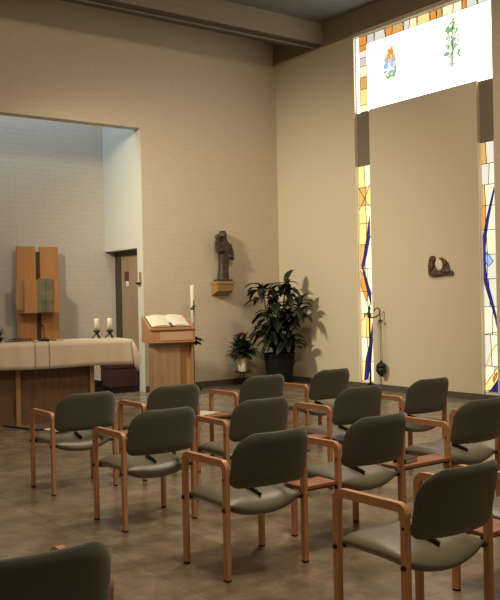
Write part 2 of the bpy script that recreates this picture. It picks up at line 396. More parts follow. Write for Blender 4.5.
# ------------------------------------------------------------------ chairs
CW, CD = .545, .425        # leg centre spacing
def leg_bm(sx, y):
    return boxes((sx * CW / 2 - .015, sx * CW / 2 + .015, y - .02, y + .02, .008, .603))
def arm_bm(sx):
    x = sx * CW / 2; pts = []; r = .05; yf, yr = CD / 2, -CD / 2; zt = .66 - .02
    pts.append((x, yf, .60))
    for i in range(7):
        a = PI / 2 * i / 6; pts.append((x, yf - r + r * math.cos(a), zt - r + r * math.sin(a)))
    for i in range(7):
        a = PI / 2 + PI / 2 * i / 6; pts.append((x, yr + .032 + .032 * math.cos(a), zt - .032 + .032 * math.sin(a)))
    pts.append((x, yr, .60))
    return tube(pts, .02, sec=(.030, .040), up=(0, 1, 0))
def rr_(t): return max(0, (t - .45) / .55)
def seat_bm():
    bm = bmesh.new(); nu, nv = 12, 14; hw = .254
    def prof(u, t):          # u -1..1, t 0 front .. 1 rear
        y = .265 - t * .475
        z = .455
        if t < .14: z -= .05 * ((.14 - t) / .14) ** 2
        rr = max(0, (t - .45) / .55)
        z -= (.006 + .055 * (1 - u * u)) * rr ** 1.5
        z -= .012 * (1 - u * u) * (1 - rr)
        y -= .03 * (1 - u * u) * rr
        return y, z
    top, bot = [], []
    for j in range(nv + 1):
        t = j / nv; a, b = [], []
        for i in range(nu + 1):
            u = -1 + 2 * i / nu; y, z = prof(u, t)
            e = min(1, 1.02 - abs(u) ** 7) * min(1, (1.03 - abs(2 * t - 1) ** 9))
            th = .092 * max(.25, e); x = hw * u
            a.append(bm.verts.new((x, y, z - .046 + th / 2))); b.append(bm.verts.new((x, y, z - .046 - th / 2)))
        top.append(a); bot.append(b)
    for j in range(nv):
        for i in range(nu):
            bm.faces.new((top[j][i], top[j + 1][i], top[j + 1][i + 1], top[j][i + 1]))
            bm.faces.new((bot[j][i], bot[j][i + 1], bot[j + 1][i + 1], bot[j + 1][i]))
    for j in range(nv):
        bm.faces.new((top[j][0], bot[j][0], bot[j + 1][0], top[j + 1][0]))
        bm.faces.new((top[j][nu], top[j + 1][nu], bot[j + 1][nu], bot[j][nu]))
    for i in range(nu):
        bm.faces.new((top[0][i], top[0][i + 1], bot[0][i + 1], bot[0][i]))
        bm.faces.new((top[nv][i], bot[nv][i], bot[nv][i + 1], top[nv][i + 1]))
    return bm
def back_bm():
    bm = bmesh.new(); nu, nv = 14, 12; z0, z1, hw = .503, .812, .266
    F, B = [], []
    for j in range(nv + 1):
        t = j / nv; z = z0 + (z1 - z0) * t
        w = hw; rt, rb = .125, .03
        d = z1 - z
        if d < rt: w = hw - rt + math.sqrt(max(0, rt * rt - (rt - d) ** 2))
        d = z - z0
        if d < rb: w = hw - rb + math.sqrt(max(0, rb * rb - (rb - d) ** 2))
        w = max(w, hw - .1)
        f, b = [], []
        for i in range(nu + 1):
            u = -1 + 2 * i / nu
            x = w * u; y = -.222 - .065 * t - .075 * (1 - abs(x / hw) ** 2.4)
            e = min(1, 1.03 - abs(u) ** 8) * min(1, 1.03 - abs(2 * t - 1) ** 9); th = .046 * max(.25, e)
            f.append(bm.verts.new((x, y + th / 2, z))); b.append(bm.verts.new((x, y - th / 2, z)))
        F.append(f); B.append(b)
    for j in range(nv):
        for i in range(nu):
            bm.faces.new((F[j][i + 1], F[j][i], F[j + 1][i], F[j + 1][i + 1])); bm.faces.new((B[j][i], B[j][i + 1], B[j + 1][i + 1], B[j + 1][i]))
        bm.faces.new((F[j][0], B[j][0], B[j + 1][0], F[j + 1][0])); bm.faces.new((F[j][nu], F[j + 1][nu], B[j + 1][nu], B[j][nu]))
    for i in range(nu):
        bm.faces.new((F[0][i], F[0][i + 1], B[0][i + 1], B[0][i])); bm.faces.new((F[nv][i], B[nv][i], B[nv][i + 1], F[nv][i + 1]))
    return bm
def make_chair(label, loc, rz, group):
    t = thing('stacking_armchair', label, 'chair', loc, rz, group)
    for sx in (-1, 1):
        for y in (CD / 2, -CD / 2):
            l = obj('leg', leg_bm(sx, y), M['beech'], t, bevel=.006)
            obj('foot_glide', boxes((sx * CW / 2 - .013, sx * CW / 2 + .013, y - .017, y + .017, 0, .009)), M['rubber'], l)
            b = bmesh.new()
            x = sx * CW / 2; z = .388
            tube([(x + sx * .024, y, z), (x + sx * .014, y, z)], [.011, .013], 10, b)
            obj('bolt', b, M['black'], l)
            obj('spacer', tube([(x - sx * .015, y, z), (x - sx * .045, y * .95, z)], .011, 8), M['black'], l)
            if y < 0: obj('screw', tube([(x + sx * .018, y, .555), (x + sx * .015, y, .555)], .007, 8), M['black'], l)
        obj('armrest', arm_bm(sx), M['beech'], t, bevel=.006)
    obj('seat', seat_bm(), M['seat_fabric_lit'], t, smooth=True, sub=1)
    obj('backrest', back_bm(), M['fabric'], t, smooth=True, sub=1)
    for sx in (-1, 1):      # pins that carry the backrest between the rear legs
        obj('back_pin', tube([(sx * (CW / 2 - .012), -CD / 2, .56), (sx * .242, -.232, .56)], .010, 8), M['black'], t)
    obj('seat_strip', tube([(0, -.02, .4415), (0, -.07, .436), (0, -.12, .424), (0, -.155, .4125)], .012, sec=(.048, .010), up=(0, 1, 0)), M['black'], t)
    return t
cols = [2.945, 3.80, 4.86, 5.75]
rows = [6.66, 5.34, 4.06, 2.75]
G = 'wooden armchairs in rows facing the altar'
L = {
 (0, 0): 'armchair at the left end of the front row with a white leaflet on its seat',
 (0, 1): 'grey green armchair in the front row, standing before the lectern',
 (0, 2): 'grey green armchair in the front row just before the white potted flowers',
 (0, 3): 'grey green armchair at the right end of the front row',
 (1, 0): 'grey green armchair at the left end of the second row',
 (1, 1): 'second armchair from the left in the second row',
 (1, 2): 'third armchair from the left in the second row, right of a gap',
 (1, 3): 'armchair at the right end of the second row, nearest the thurible stand',
 (2, 0): 'armchair at the left end of the third row, in the middle of the picture',
 (2, 1): 'second armchair from the left in the third row',
 (2, 2): 'armchair at the right end of the third row, below the right stained glass strip',
 (3, 0): 'large near armchair at lower right with its seat in full view',
 (3, 1): 'armchair cut off by the right edge beside the large near armchair',
}
POS = {(0, 0): (3.02, 6.64), (0, 1): (3.845, 6.64), (0, 2): (4.905, 6.77), (0, 3): (5.79, 6.80),
       (1, 0): (2.95, 5.31), (1, 1): (3.775, 5.30), (1, 2): (4.835, 5.38), (1, 3): (5.71, 5.42),
       (2, 0): (2.905, 4.045), (2, 1): (3.75, 4.085), (2, 2): (4.84, 4.165), (3, 0): (2.92, 2.745), (3, 1): (3.745, 2.75)}
first = None
for (r, c), lab in L.items():
    x, y = POS[r, c]
    loc = (x, y, 0); rz = rad(R.uniform(-.6, .6))
    if first is None: first = make_chair(lab, loc, rz, G)
    else: dup(first, loc, rz, lab, G)
dup(first, (.982, 2.735, 0), rad(0), 'armchair in the lower left corner, only its dark backrest top in frame', G)

# boards that link neighbouring chairs
def board(x0, x1, y, label, yf=-.03, dz=0):
    t = thing('linking_board', label, 'side board', ((x0 + x1) / 2, y, dz), 0, 'wooden boards linking the chairs')
    w = (x1 - x0) / 2
    obj('board_top', boxes((-w, w, -.20, yf, .405, .428)), M['board'], t, bevel=.005)
    for yy in (-.17, yf - .03): obj('support_strip', boxes((-w, w, yy - .012, yy + .012, .393, .405)), M['black'], t)
    return t
hw = CW / 2 + .0168
board(POS[0, 0][0] + hw, POS[0, 1][0] - hw, 6.62, 'red brown board linking the two left chairs of the front row')
board(POS[2, 0][0] + hw, POS[2, 1][0] - hw, 4.06, 'red brown board linking the two left chairs of the third row')
board(POS[3, 0][0] + hw, POS[3, 1][0] - hw, 2.75, 'tan board right of the large near armchair at the right edge')
board(POS[0, 1][0] + hw, POS[0, 2][0] - hw, 6.78, 'wide red brown board in the front row with a white paper on it', .12, .03)
board(POS[1, 1][0] + hw, POS[1, 2][0] - hw, 5.34, 'wide red brown board between second and third chairs of the second row')
board(POS[2, 1][0] + hw, POS[2, 2][0] - hw, 4.10, 'wide red brown board in the third row with a small black book on it')
def sheet(name, x, y, z, w, d, rz, label, cat, h=.006, m='paper'):
    bm = bmesh.new(); nx = 8
    t1, t2 = [], []
    for i in range(nx + 1):
        u = -1 + 2 * i / nx; zz = .004 * (1 - abs(2 * abs(u) - 1))
        t1.append([bm.verts.new((u * w / 2, s * d / 2, h + zz)) for s in (-1, 1)]); t2.append([bm.verts.new((u * w / 2, s * d / 2, zz * .6)) for s in (-1, 1)])
    for i in range(nx):
        bm.faces.new((t1[i][0], t1[i + 1][0], t1[i + 1][1], t1[i][1])); bm.faces.new((t2[i][1], t2[i + 1][1], t2[i + 1][0], t2[i][0]))
        for s in (0, 1): bm.faces.new((t1[i][s], t1[i + 1][s], t2[i + 1][s], t2[i][s]))
    for i in (0, nx): bm.faces.new((t1[i][0], t1[i][1], t2[i][1], t2[i][0]))
    o = obj(name, bm, M[m]); o.location = (x, y, z); o.rotation_euler = (0, 0, rz)
    return tag(o, label, cat)
sheet('paper_leaflet', 4.40, 6.78, .4585, .30, .21, .35, 'open white leaflet lying on the wide front row board', 'paper')
sheet('paper_leaflet', 2.955, 6.80, .459, .15, .21, .2, 'white leaflet on the seat of the front row left end chair', 'paper')
bk = thing('hymn_book', 'small black book with white pages on the third row board', 'book', (4.20, 4.0, .4285), .2)
obj('cover', boxes((-.075, .075, -.05, .05, 0, .004), (-.075, .075, -.05, .05, .026, .03), (-.075, -.071, -.05, .05, .004, .026)), M['black'], bk)
obj('page_block', boxes((-.071, .072, -.047, .047, .004, .026)), M['paper'], bk)

# ------------------------------------------------------------------ altar
AZ = rad(-10); ua = Vector((math.cos(AZ), math.sin(AZ), 0)); na = Vector((math.sin(AZ), -math.cos(AZ), 0))
P0 = Vector((3.984, 10.367, 0))           # foot of the middle front post
def alt(a, off, z): return P0 + ua * a + na * off + Vector((0, 0, z))
AT = 1.035                                # altar cloth top
al = thing('altar_table', 'wooden altar table with panelled base under a cream cloth', 'altar', tuple(P0), AZ)
# local: x along the front, -y towards the chairs
obj('tabletop', boxes((-1.44, 1.44, -.12, .62, AT - .085, AT - .012)), M['altar_wood'], al, bevel=.004)
for i, px in enumerate((-.93, .0, .95)):
    obj('post', boxes((px - .03, px + .03, 0, .07, 0, AT - .085)), M['altar_wood'], al, bevel=.004)
obj('front_panel', boxes((.03, .92, .045, .07, .02, AT - .085)), M['altar_panel'], al)
obj('front_panel', boxes((-.90, -.03, .045, .07, .02, AT - .085)), M['altar_panel'], al)
for px in (-.93, .95): obj('side_panel', boxes((px - .025, px + .025, .07, .5, .0, AT - .085)), M['altar_panel'], al)
obj('plinth', boxes((-.9, .92, .03, .045, 0, .07)), M['altar_panel'], al)
# cloth: draped sheet with soft folds and a corner tail
def cloth():
    bm = bmesh.new(); x0, x1, y0, y1 = -1.455, 1.455, -.135, .635; h = .325
    nx = 96
    def fold(x): return .007 * math.sin(x * 9 + .5) + .005 * math.sin(x * 23)
    grid = []
    for i in range(nx + 1):
        x = x0 + (x1 - x0) * i / nx; col = []
        drop = h + .006 * math.sin(x * 5)
        for j in range(7):
            t = 1 - j / 6; z = AT - drop * t; col.append((x, y0 - .006 - (fold(x) + .008) * t, z))
        for j in range(1, 5): col.append((x, y0 + (y1 - y0) * j / 4, AT))
        for j in range(1, 5):
            t = j / 4; col.append((x, y1 + .006 + (fold(x + 1) + .008) * t, AT - drop * t))
        grid.append([bm.verts.new(p) for p in col])
    for a, b in zip(grid, grid[1:]):
        for j in range(len(a) - 1): bm.faces.new((a[j], b[j], b[j + 1], a[j + 1]))
    # right and left ends: the overhang hangs down with a pleated tail at the front corner
    for sx in (-1, 1):
        X = sx * 1.455; n = 14; rows_ = []
        for i in range(n + 1):
            t = i / n; y = y0 - .012 + (y1 - y0 + .02) * t
            tail = max(0, 1 - abs(t - .07) / .10)
            drop = .20 + .14 * tail
            out = .012 + .010 * math.sin(t * 24) + .02 * tail
            rows_.append([bm.verts.new((X + sx * out * k / 4 * (1.0 if k else 0), y, AT - drop * k / 4)) for k in range(5)])
        for a, b in zip(rows_, rows_[1:]):
            for k in range(4): bm.faces.new((a[k], b[k], b[k + 1], a[k + 1]) if sx < 0 else (a[k], a[k + 1], b[k + 1], b[k]))
    return bm
cl = obj('altar_cloth', cloth(), M['cloth'], smooth=True)
so = cl.modifiers.new('thick', 'SOLIDIFY'); so.thickness = .003; so.offset = 0
bm = bmesh.new()      # folded corner hanging at the front right end
K = [[(1.452, -.150, AT - .004), (1.462, -.165, AT - .02), (1.472, -.150, AT - .03)], [(1.455, -.158, AT - .12), (1.485, -.185, AT - .12), (1.525, -.150, AT - .13)], [(1.458, -.162, AT - .24), (1.51, -.195, AT - .24), (1.565, -.150, AT - .24)], [(1.475, -.162, AT - .34), (1.515, -.19, AT - .35), (1.555, -.155, AT - .33)], [(1.505, -.160, AT - .415), (1.52, -.172, AT - .42), (1.535, -.158, AT - .41)]]
KV = [[bm.verts.new(p) for p in q_] for q_ in K]
for a, b in zip(KV, KV[1:]):
    for k in (0, 1): bm.faces.new((a[k], b[k], b[k + 1], a[k + 1]))
cf = obj('corner_fold', bm, M['cloth'], cl, smooth=True)
q_ = cf.modifiers.new('thick', 'SOLIDIFY'); q_.thickness = .006; q_.offset = 0
cl.location = P0; cl.rotation_euler = (0, 0, AZ)
tag(cl, 'cream linen cloth draped over the altar, hanging down in front', 'tablecloth')
# candles on their holders
for a, off, side in ((1.115, -.31, 'left'), (1.295, -.31, 'right')):
    p = alt(a, off, AT + .002)
    h = thing('candle_holder', 'black three-footed candle holder under the %s altar candle' % side, 'candle holder', tuple(p), .4, 'candle holders on the altar')
    obj('dish', lathe([(.012, .05), (.03, .085), (.05, .1), (.052, .112), (.045, .112), (.0, .108)], 16), M['black'], h, smooth=True)
    for k in range(3):
        a2 = 2 * PI * k / 3
        pts = [(.012 * math.cos(a2), .012 * math.sin(a2), .06), (.03 * math.cos(a2), .03 * math.sin(a2), .05), (.055 * math.cos(a2), .055 * math.sin(a2), .02), (.07 * math.cos(a2), .07 * math.sin(a2), .007)]
        obj('foot', tube(pts, .008, 8), M['black'], h)
    cd = thing('altar_candle', '%s of the two short cream candles on the altar' % side, 'candle', tuple(p + Vector((0, 0, .111))), 0, 'short altar candles')
    obj('wax', lathe([(.034, 0), (.034, .158), (.030, .163), (.012, .160), (0, .158)], 18), M['wax'], cd, smooth=True)
    obj('wick', tube([(0, 0, .157), (0, 0, .172), (.003, 0, .178)], .002, 5), M['black'], cd)
# microphone
p = alt(.40, -.28, AT + .002)
mc = thing('desk_microphone', 'black desk microphone with thin gooseneck on the altar cloth', 'microphone', tuple(p))
obj('base', lathe([(.075, 0), (.075, .02), (.06, .03), (.02, .034), (0, .034)], 20), M['black'], mc)
obj('gooseneck', tube([(.0, 0, .03), (0, 0, .12), (0, .01, .17), (.0, .04, .2)], .006, 8), M['black'], mc)
obj('capsule', tube([(0, .035, .195), (0, .075, .215)], [.013, .012], 8), M['black'], mc)
for dx, lab in ((.19, 'left'), (.365, 'right')):
    pts = [alt(.37 + (dx - .28) * .3, -.22, AT + .007), alt(dx, -.02, AT + .007), alt(dx, .138, AT + .006), alt(dx, .156, AT - .05), alt(dx + .004, .163, AT - .2), alt(dx - .006, .172, AT - .32), alt(dx, .13, AT - .42)]
    tag(obj('microphone_cable', tube([tuple(q) for q in pts], .0035, 6), M['cable']), 'thin %s brown cable running from the microphone down the altar cloth' % lab, 'cable', 'cables on the altar cloth')
p = alt(.56, -.22, AT + .003)
pb = thing('prayer_book', 'small closed orange brown book beside the microphone', 'book', tuple(p), .3)
obj('cover', boxes((-.07, .07, -.05, .05, 0, .004), (-.07, .07, -.05, .05, .02, .024), (-.07, -.066, -.05, .05, .004, .02)), M['orange_wood'], pb)
obj('page_block', boxes((-.066, .066, -.046, .046, .004, .02)), M['paper'], pb)
# greenery at the left end of the altar
p = alt(-.24, -.2, AT + .002)
gp = thing('table_greenery', 'dark green plant in a low bowl at the left end of the altar', 'plant', tuple(p))
obj('bowl', lathe([(.06, 0), (.09, .03), (.10, .06), (.09, .06), (0, .05)], 18), M['pot'], gp, smooth=True)
bm = bmesh.new()
for k in range(70):
    a = R.uniform(0, 2 * PI); e = R.uniform(.1, 1.4)
    leaf(bm, (R.uniform(-.05, .05), R.uniform(-.05, .05), .05), (math.cos(a) * math.cos(e), math.sin(a) * math.cos(e), math.sin(e)), R.uniform(.09, .17), .035, .35)
obj('foliage', bm, M['leaf_mid'], gp)
# low spray of dark leaves lying along the altar top
p = alt(.06, -.36, AT + .002)
gp = thing('leaf_spray', 'flat dark spray of leaves lying on the altar left of the microphone', 'greenery', tuple(p), AZ)
bm = bmesh.new()
for k in range(46):
    x = R.uniform(-.14, .2); a = R.uniform(0, 2 * PI)
    leaf(bm, (x, R.uniform(-.04, .04), .03), (math.cos(a), math.sin(a), R.uniform(.05, .5)), R.uniform(.05, .09), .025, .5)
obj('foliage', bm, M['leaf_mid'], gp)
obj('twig', tube([(-.15, 0, .006), (0, .01, .008), (.22, 0, .006)], .005, 6), M['stem'], gp)
tag(obj('floor_cable', tube([(3.2, 10.95, .008), (3.75, 10.62, .008), (3.88, 10.2, .008), (3.93, 10.0, .008), (4.0, 9.82, .008), (4.2, 9.7, .008), (4.6, 9.68, .008)], .012, 6), M['rubber']),
    'black cable on the floor in front of the altar, left of the chairs', 'cable')

# ------------------------------------------------------------------ tabernacle on the niche wall
tb = thing('tabernacle', 'tall orange wood tabernacle of two boards with a box and metal doors', 'tabernacle', (5.70, 13.80, 0))
obj('back_board', boxes((-.375, -.045, 0, .055, 0, 2.49)), M['orange_wood'], tb, bevel=.004)
obj('back_board', boxes((.035, .36, 0, .055, 0, 2.49)), M['orange_wood'], tb, bevel=.004)
obj('spine', boxes((-.045, .035, .03, .055, 0, 2.40)), M['door_frame'], tb)
obj('cabinet', boxes((-.355, .255, -.26, 0, 1.365, 1.915)), M['orange_wood'], tb, bevel=.004)
obj('side_wing', boxes((-.475, -.355, -.20, -.16, 1.42, 1.93)), M['altar_wood'], tb, bevel=.004)
for x0, x1 in ((-.125, .0), (.006, .135)):
    d = obj('metal_door', boxes((x0, x1, -.285, -.26, 1.38, 1.935)), M['tab_metal'], tb, bevel=.003)
    b = bmesh.new()
    for k in range(1, 3): box(b, x0, x1, -.289, -.284, 1.38 + k * .185 - .004, 1.38 + k * .185 + .004)
    obj('rib', b, M['altar_panel'], d)
obj('wall_bracket', boxes((-.2, .2, .055, .17, 1.5, 1.8)), M['altar_panel'], tb)
# maroon chair/bench beside the niche door
bn = thing('maroon_bench', 'dark maroon upholstered bench behind the right end of the altar', 'bench', (6.80, 12.98, 0))
obj('cushion', boxes((-.30, .27, -.2, .22, .40, .54)), M['maroon'], bn, bevel=.03)
obj('skirt', boxes((-.29, .26, -.185, .2, .10, .40)), M['maroon'], bn, bevel=.01)
obj('plinth', boxes((-.27, .24, -.17, .18, 0, .10)), M['black'], bn)
kn = thing('kneeler', 'low black kneeler beside the maroon bench', 'kneeler', (6.33, 13.1, 0))
obj('pad', boxes((-.09, .09, -.2, .2, .14, .22)), M['pot'], kn, bevel=.02)
for yy in (-.16, .16): obj('leg', boxes((-.08, .08, yy - .02, yy + .02, 0, .14)), M['black'], kn)

# small things by the door
nt = thing('door_notice', 'small dark red notice with a white corner on the niche door', 'notice', (XN + DR, 13.58, 1.95))
obj('card', boxes((-.006, 0, -.075, .075, -.06, .11)), M['notice'], nt)
obj('note', boxes((-.006, 0, -.075, .02, -.15, -.06)), M['paper'], nt)
hw_ = thing('holy_water_stoup', 'small brown holy water stoup on the white wall beside the door', 'stoup', (XN, 12.70, 1.9))
obj('plate', boxes((-.012, 0, -.035, .035, -.06, .12)), M['oakwood'], hw_, bevel=.003)
obj('bowl', lathe([(.01, -.10), (.035, -.08), (.05, -.05), (.045, -.05), (0, -.06)], 14, -.05, 0), M['darkwood'], hw_, smooth=True)

# ------------------------------------------------------------------ lectern
LZ = rad(-13)
lc = thing('lectern', 'orange wooden lectern with sloping top on a brown column base', 'lectern', (7.07, 11.87, 0), LZ)
bm = bmesh.new()
def prism(bm, prof, x0, x1):
    A = [bm.verts.new((x0, y, z)) for y, z in prof]; B = [bm.verts.new((x1, y, z)) for y, z in prof]
    n = len(prof)
    bm.faces.new(A[::-1]); bm.faces.new(B)
    for i in range(n): bm.faces.new((A[i], A[(i + 1) % n], B[(i + 1) % n], B[i]))
    return bm
prism(bm, [(-.22, .86), (.26, .86), (.26, 1.285), (-.22, 1.085)], -.365, .385)
obj('reading_desk', bm, M['lectern_wood'], lc, bevel=.006)
obj('book_ledge', boxes((-.365, .385, -.245, -.22, 1.065, 1.105)), M['lectern_wood'], lc, bevel=.004)
obj('front_panel', boxes((-.20, .34, -.228, -.22, .90, 1.03)), mat('lectern_pale_panel', (.50, .31, .19), .45), lc)
obj('column', boxes((-.28, .16, -.12, .16, .03, .86)), M['lectern_base'], lc, bevel=.004)
obj('side_post', boxes((.16, .345, -.05, .16, .03, .86)), M['lectern_wood'], lc, bevel=.004)
obj('side_post', boxes((.345, .375, -.16, .18, .03, .86)), M['lectern_base'], lc, bevel=.004)
obj('foot_plate', boxes((-.32, .385, -.22, .22, 0, .03)), M['lectern_base'], lc, bevel=.004)
# open book on the slope
sl = math.atan2(.20, .48)
ob = thing('open_book', 'large open book with cream pages on the lectern slope', 'book', (0, 0, 0))
mtx = Matrix.Translation((7.07, 11.87, 0)) @ Matrix.Rotation(LZ, 4, 'Z') @ Matrix.Translation((.0, .02, 1.188)) @ Matrix.Rotation(sl, 4, 'X')
ob.matrix_world = mtx
def pages(sx):
    bm = bmesh.new(); n = 10; prof = []
    for i in range(n + 1):
        t = i / n; prof.append((sx * .315 * t, .012 + .035 * math.sin(PI * min(1, t * .9 + .08)) ** .7 * (1 - .35 * t)))
    A = [[bm.verts.new((x, y, z)) for x, z in prof] for y in (-.205, .205)]; B = [[bm.verts.new((x, y, .006)) for x, z in prof] for y in (-.205, .205)]
    for i in range(n):
        bm.faces.new((A[0][i], A[0][i + 1], A[1][i + 1], A[1][i])); bm.faces.new((B[0][i], B[1][i], B[1][i + 1], B[0][i + 1]))
        for k in (0, 1): bm.faces.new((A[k][i], B[k][i], B[k][i + 1], A[k][i + 1]))
    for i in (0, n): bm.faces.new((A[0][i], A[1][i], B[1][i], B[0][i]))
    bmesh.ops.recalc_face_normals(bm, faces=bm.faces[:])
    return bm
for sx in (-1, 1): obj('page_block', pages(sx), M['paper'], ob)
obj('cover', boxes((-.325, .325, -.213, .213, 0, .006)), M['darkwood'], ob)
obj('ribbon', tube([(0, -.1, .03), (.01, -.2, .03), (.04, -.225, .015), (.07, -.26, -.015)], .01, sec=(.05, .004)), M['darkwood'], ob)

# paschal candle on iron stand
ps = thing('paschal_candle_stand', 'black iron candle stand with leaf collar right of the lectern', 'candle stand', (7.72, 12.14, 0))
obj('pole', tube([(0, 0, .02), (0, 0, .9)], .014, 10), M['black'], ps)
for k in range(3):
    a = 2 * PI * k / 3 + .3
    obj('foot', tube([(0, 0, .12), (.1 * math.cos(a), .1 * math.sin(a), .09), (.2 * math.cos(a), .2 * math.sin(a), .012)], .012, 8), M['black'], ps)
obj('drip_dish', lathe([(.02, .86), (.05, .89), (.075, .9), (.075, .915), (0, .905)], 16), M['black'], ps, smooth=True)
bm = bmesh.new()
for k in range(9):
    a = 2 * PI * k / 9
    leaf(bm, (0, 0, .87), (math.cos(a), math.sin(a), .35), .19, .10, .9, fold=.4)
    leaf(bm, (0, 0, .84), (math.cos(a + .3), math.sin(a + .3), -.1), .16, .09, .6, fold=.4)
obj('leaf_collar', bm, M['black'], ps)
pc = thing('paschal_candle', 'tall slim cream paschal candle standing right of the open book', 'candle', (7.72, 12.14, .9055))
obj('wax', lathe([(.034, 0), (.034, .85), (.03, .875), (0, .865)], 18), M['wax'], pc, smooth=True)
b = bmesh.new(); lathe([(.036, .46), (.036, .5)], 14, bm=b)
box(b, -.008, .008, -.042, -.034, .36, .62); box(b, -.034, .034, -.042, -.034, .51, .53)
obj('ornament', b, M['stem'], pc)

# ------------------------------------------------------------------ statue on its bracket
br = thing('statue_bracket', 'oak wall bracket under the dark carved statue', 'bracket', (8.58, YB, 1.60))
obj('shelf', boxes((-.185, .185, -.23, 0, .20, .25)), M['oakwood'], br, bevel=.004)
bm = bmesh.new(); prism(bm, [(0, 0), (0, .20), (-.22, .20), (-.2, .08)], -.17, .17)
obj('corbel', bm, M['oakwood'], br)
stt = thing('carved_statue', 'dark carved wooden statue of a robed figure on an oak bracket', 'statue', (8.60, YB - .12, 1.8505))
bm = bmesh.new()
def loft(bm, rings, n=18):
    rr = []
    for (cx, cy, z, rx, ry) in rings:
        rr.append([bm.verts.new((cx + rx * math.cos(2 * PI * i / n) * (1 + .06 * math.sin(5 * 2 * PI * i / n + z * 3)), cy + ry * math.sin(2 * PI * i / n) * (1 + .06 * math.sin(5 * 2 * PI * i / n)), z)) for i in range(n)])
    for a, b_ in zip(rr, rr[1:]):
        for i in range(n): bm.faces.new((a[i], a[(i + 1) % n], b_[(i + 1) % n], b_[i]))
    bm.faces.new(rr[0][::-1]); bm.faces.new(rr[-1])
loft(bm, [(-.01, 0, .0, .13, .09), (-.005, 0, .05, .115, .085), (.0, 0, .2, .10, .075), (.012, 0, .36, .105, .075), (.02, 0, .5, .125, .08), (.02, 0, .6, .14, .08), (.012, 0, .68, .12, .07), (.008, 0, .73, .07, .055), (.005, 0, .76, .045, .045)])
ball(bm, (.002, -.01, .815), .075, .85, .95, 1.15, 14)
# veil, arms and the child held on the left side
loft(bm, [(.01, .03, .58, .11, .05), (.01, .03, .7, .1, .05), (.005, .025, .82, .082, .06), (.0, .015, .895, .05, .055)], 14)
tube([(.13, 0, .66), (.175, -.01, .52), (.165, -.04, .40), (.08, -.09, .45)], [.045, .045, .038, .026], 8, bm)
tube([(-.10, 0, .66), (-.135, -.03, .57), (-.10, -.09, .545), (-.03, -.1, .545)], [.042, .04, .034, .024], 8, bm)
loft(bm, [(-.13, -.05, .5, .045, .045), (-.14, -.05, .6, .06, .05), (-.145, -.045, .69, .05, .045), (-.145, -.045, .73, .03, .03)], 12)
ball(bm, (-.15, -.05, .775), .05, .9, .95, 1.1, 12)
tube([(-.17, -.06, .68), (-.20, -.08, .64), (-.205, -.09, .72)], [.02, .018, .013], 8, bm)
figure = obj('figure', bm, M['darkwood'], stt, smooth=True)
rm = figure.modifiers.new('fuse', 'REMESH'); rm.mode = 'VOXEL'; rm.voxel_size = .011; rm.use_smooth_shade = True
obj('plinth', boxes((-.15, .13, -.1, .1, 0, .035)), M['darkwood'], stt, bevel=.004)

# ------------------------------------------------------------------ plants
pp = thing('potted_palm_plant', 'large dark leafy plant in a black pot in the room corner', 'plant', (9.33, 11.86, 0))
obj('pot', lathe([(.20, 0), (.21, .02), (.275, .50), (.285, .52), (.285, .57), (.262, .57), (.255, .52), (0, .52)], 24), M['pot'], pp, smooth=False)
obj('soil', lathe([(.258, .515), (.1, .535), (0, .54)], 20), M['soil'], pp)
RP = random.Random(21)
cam_r = Vector((math.cos(rad(-36)), math.sin(rad(-36)), 0))
crowns = [((-.26, .02), 1.74, 16), ((.10, -.06), 1.80, 18), ((.26, -.18), 1.42, 20), ((-.08, .08), 1.30, 18), ((.14, .04), 1.14, 20), ((-.22, -.08), 1.05, 18), ((.08, -.14), .86, 20), ((-.10, -.1), .8, 14), ((-.02, 0), 1.5, 12)]
stems = bmesh.new(); fol = bmesh.new()
for (ox, oy), h, n in crowns:
    o = cam_r * ox + Vector((0, oy, 0))
    base = Vector((o.x * .3, o.y * .3, .52)); top = Vector((o.x, o.y, h))
    mid = (base + top) / 2 + Vector((RP.uniform(-.03, .03), RP.uniform(-.03, .03), 0))
    tube([base, mid, top, top + Vector((0, 0, .08))], [.018, .014, .011, .006], 7, stems)
    for k in range(n):
        a = 2 * PI * k / n * 2.4 + RP.uniform(-.3, .3); e = RP.uniform(.15, 1.1)
        z = h - RP.uniform(0, .26)
        d = Vector((math.cos(a) * math.cos(e), math.sin(a) * math.cos(e), math.sin(e)))
        ln = RP.uniform(.34, .52)
        reach = 9.33 + o.x + d.x * ln
        if reach > 9.72: d.x *= .2; ln *= .75
        if 11.86 + o.y + d.y * ln > 12.48: d.y *= .4
        if d.dot(cam_r) > .3: ln *= .82
        leaf(fol, (o.x, o.y, z), d, ln, RP.uniform(.11, .165), RP.uniform(1.3, 2.3), 6, .3)
obj('stem', stems, M['stem'], pp)
obj('foliage', fol, M['leaf'], pp)

fs = thing('plant_stand', 'slim black metal stand under the white flower pot', 'plant stand', (8.78, 12.22, 0))
obj('tray', lathe([(.13, .245), (.13, .26), (0, .26)], 18), M['black'], fs)
for k in range(3):
    a = 2 * PI * k / 3 + .5
    obj('leg', tube([(.03 * math.cos(a), .03 * math.sin(a), .25), (.05 * math.cos(a), .05 * math.sin(a), .12), (.13 * math.cos(a), .13 * math.sin(a), .008)], .009, 8), M['black'], fs)
fp = thing('potted_flowers', 'small red flowering plant in a white pot beside the large plant', 'plant', (8.78, 12.22, .2605))
obj('pot', lathe([(.075, 0), (.095, .19), (.102, .20), (.102, .23), (.09, .23), (0, .21)], 20), M['white_pot'], fp, smooth=False)
bm = bmesh.new(); fl = bmesh.new()
for k in range(130):
    a = RP.uniform(0, 2 * PI); e = RP.uniform(.1, 1.4)
    leaf(bm, (RP.uniform(-.04, .04), RP.uniform(-.04, .04), RP.uniform(.26, .40)), (math.cos(a) * math.cos(e), math.sin(a) * math.cos(e), math.sin(e)), RP.uniform(.2, .33), .11, .75, 4)
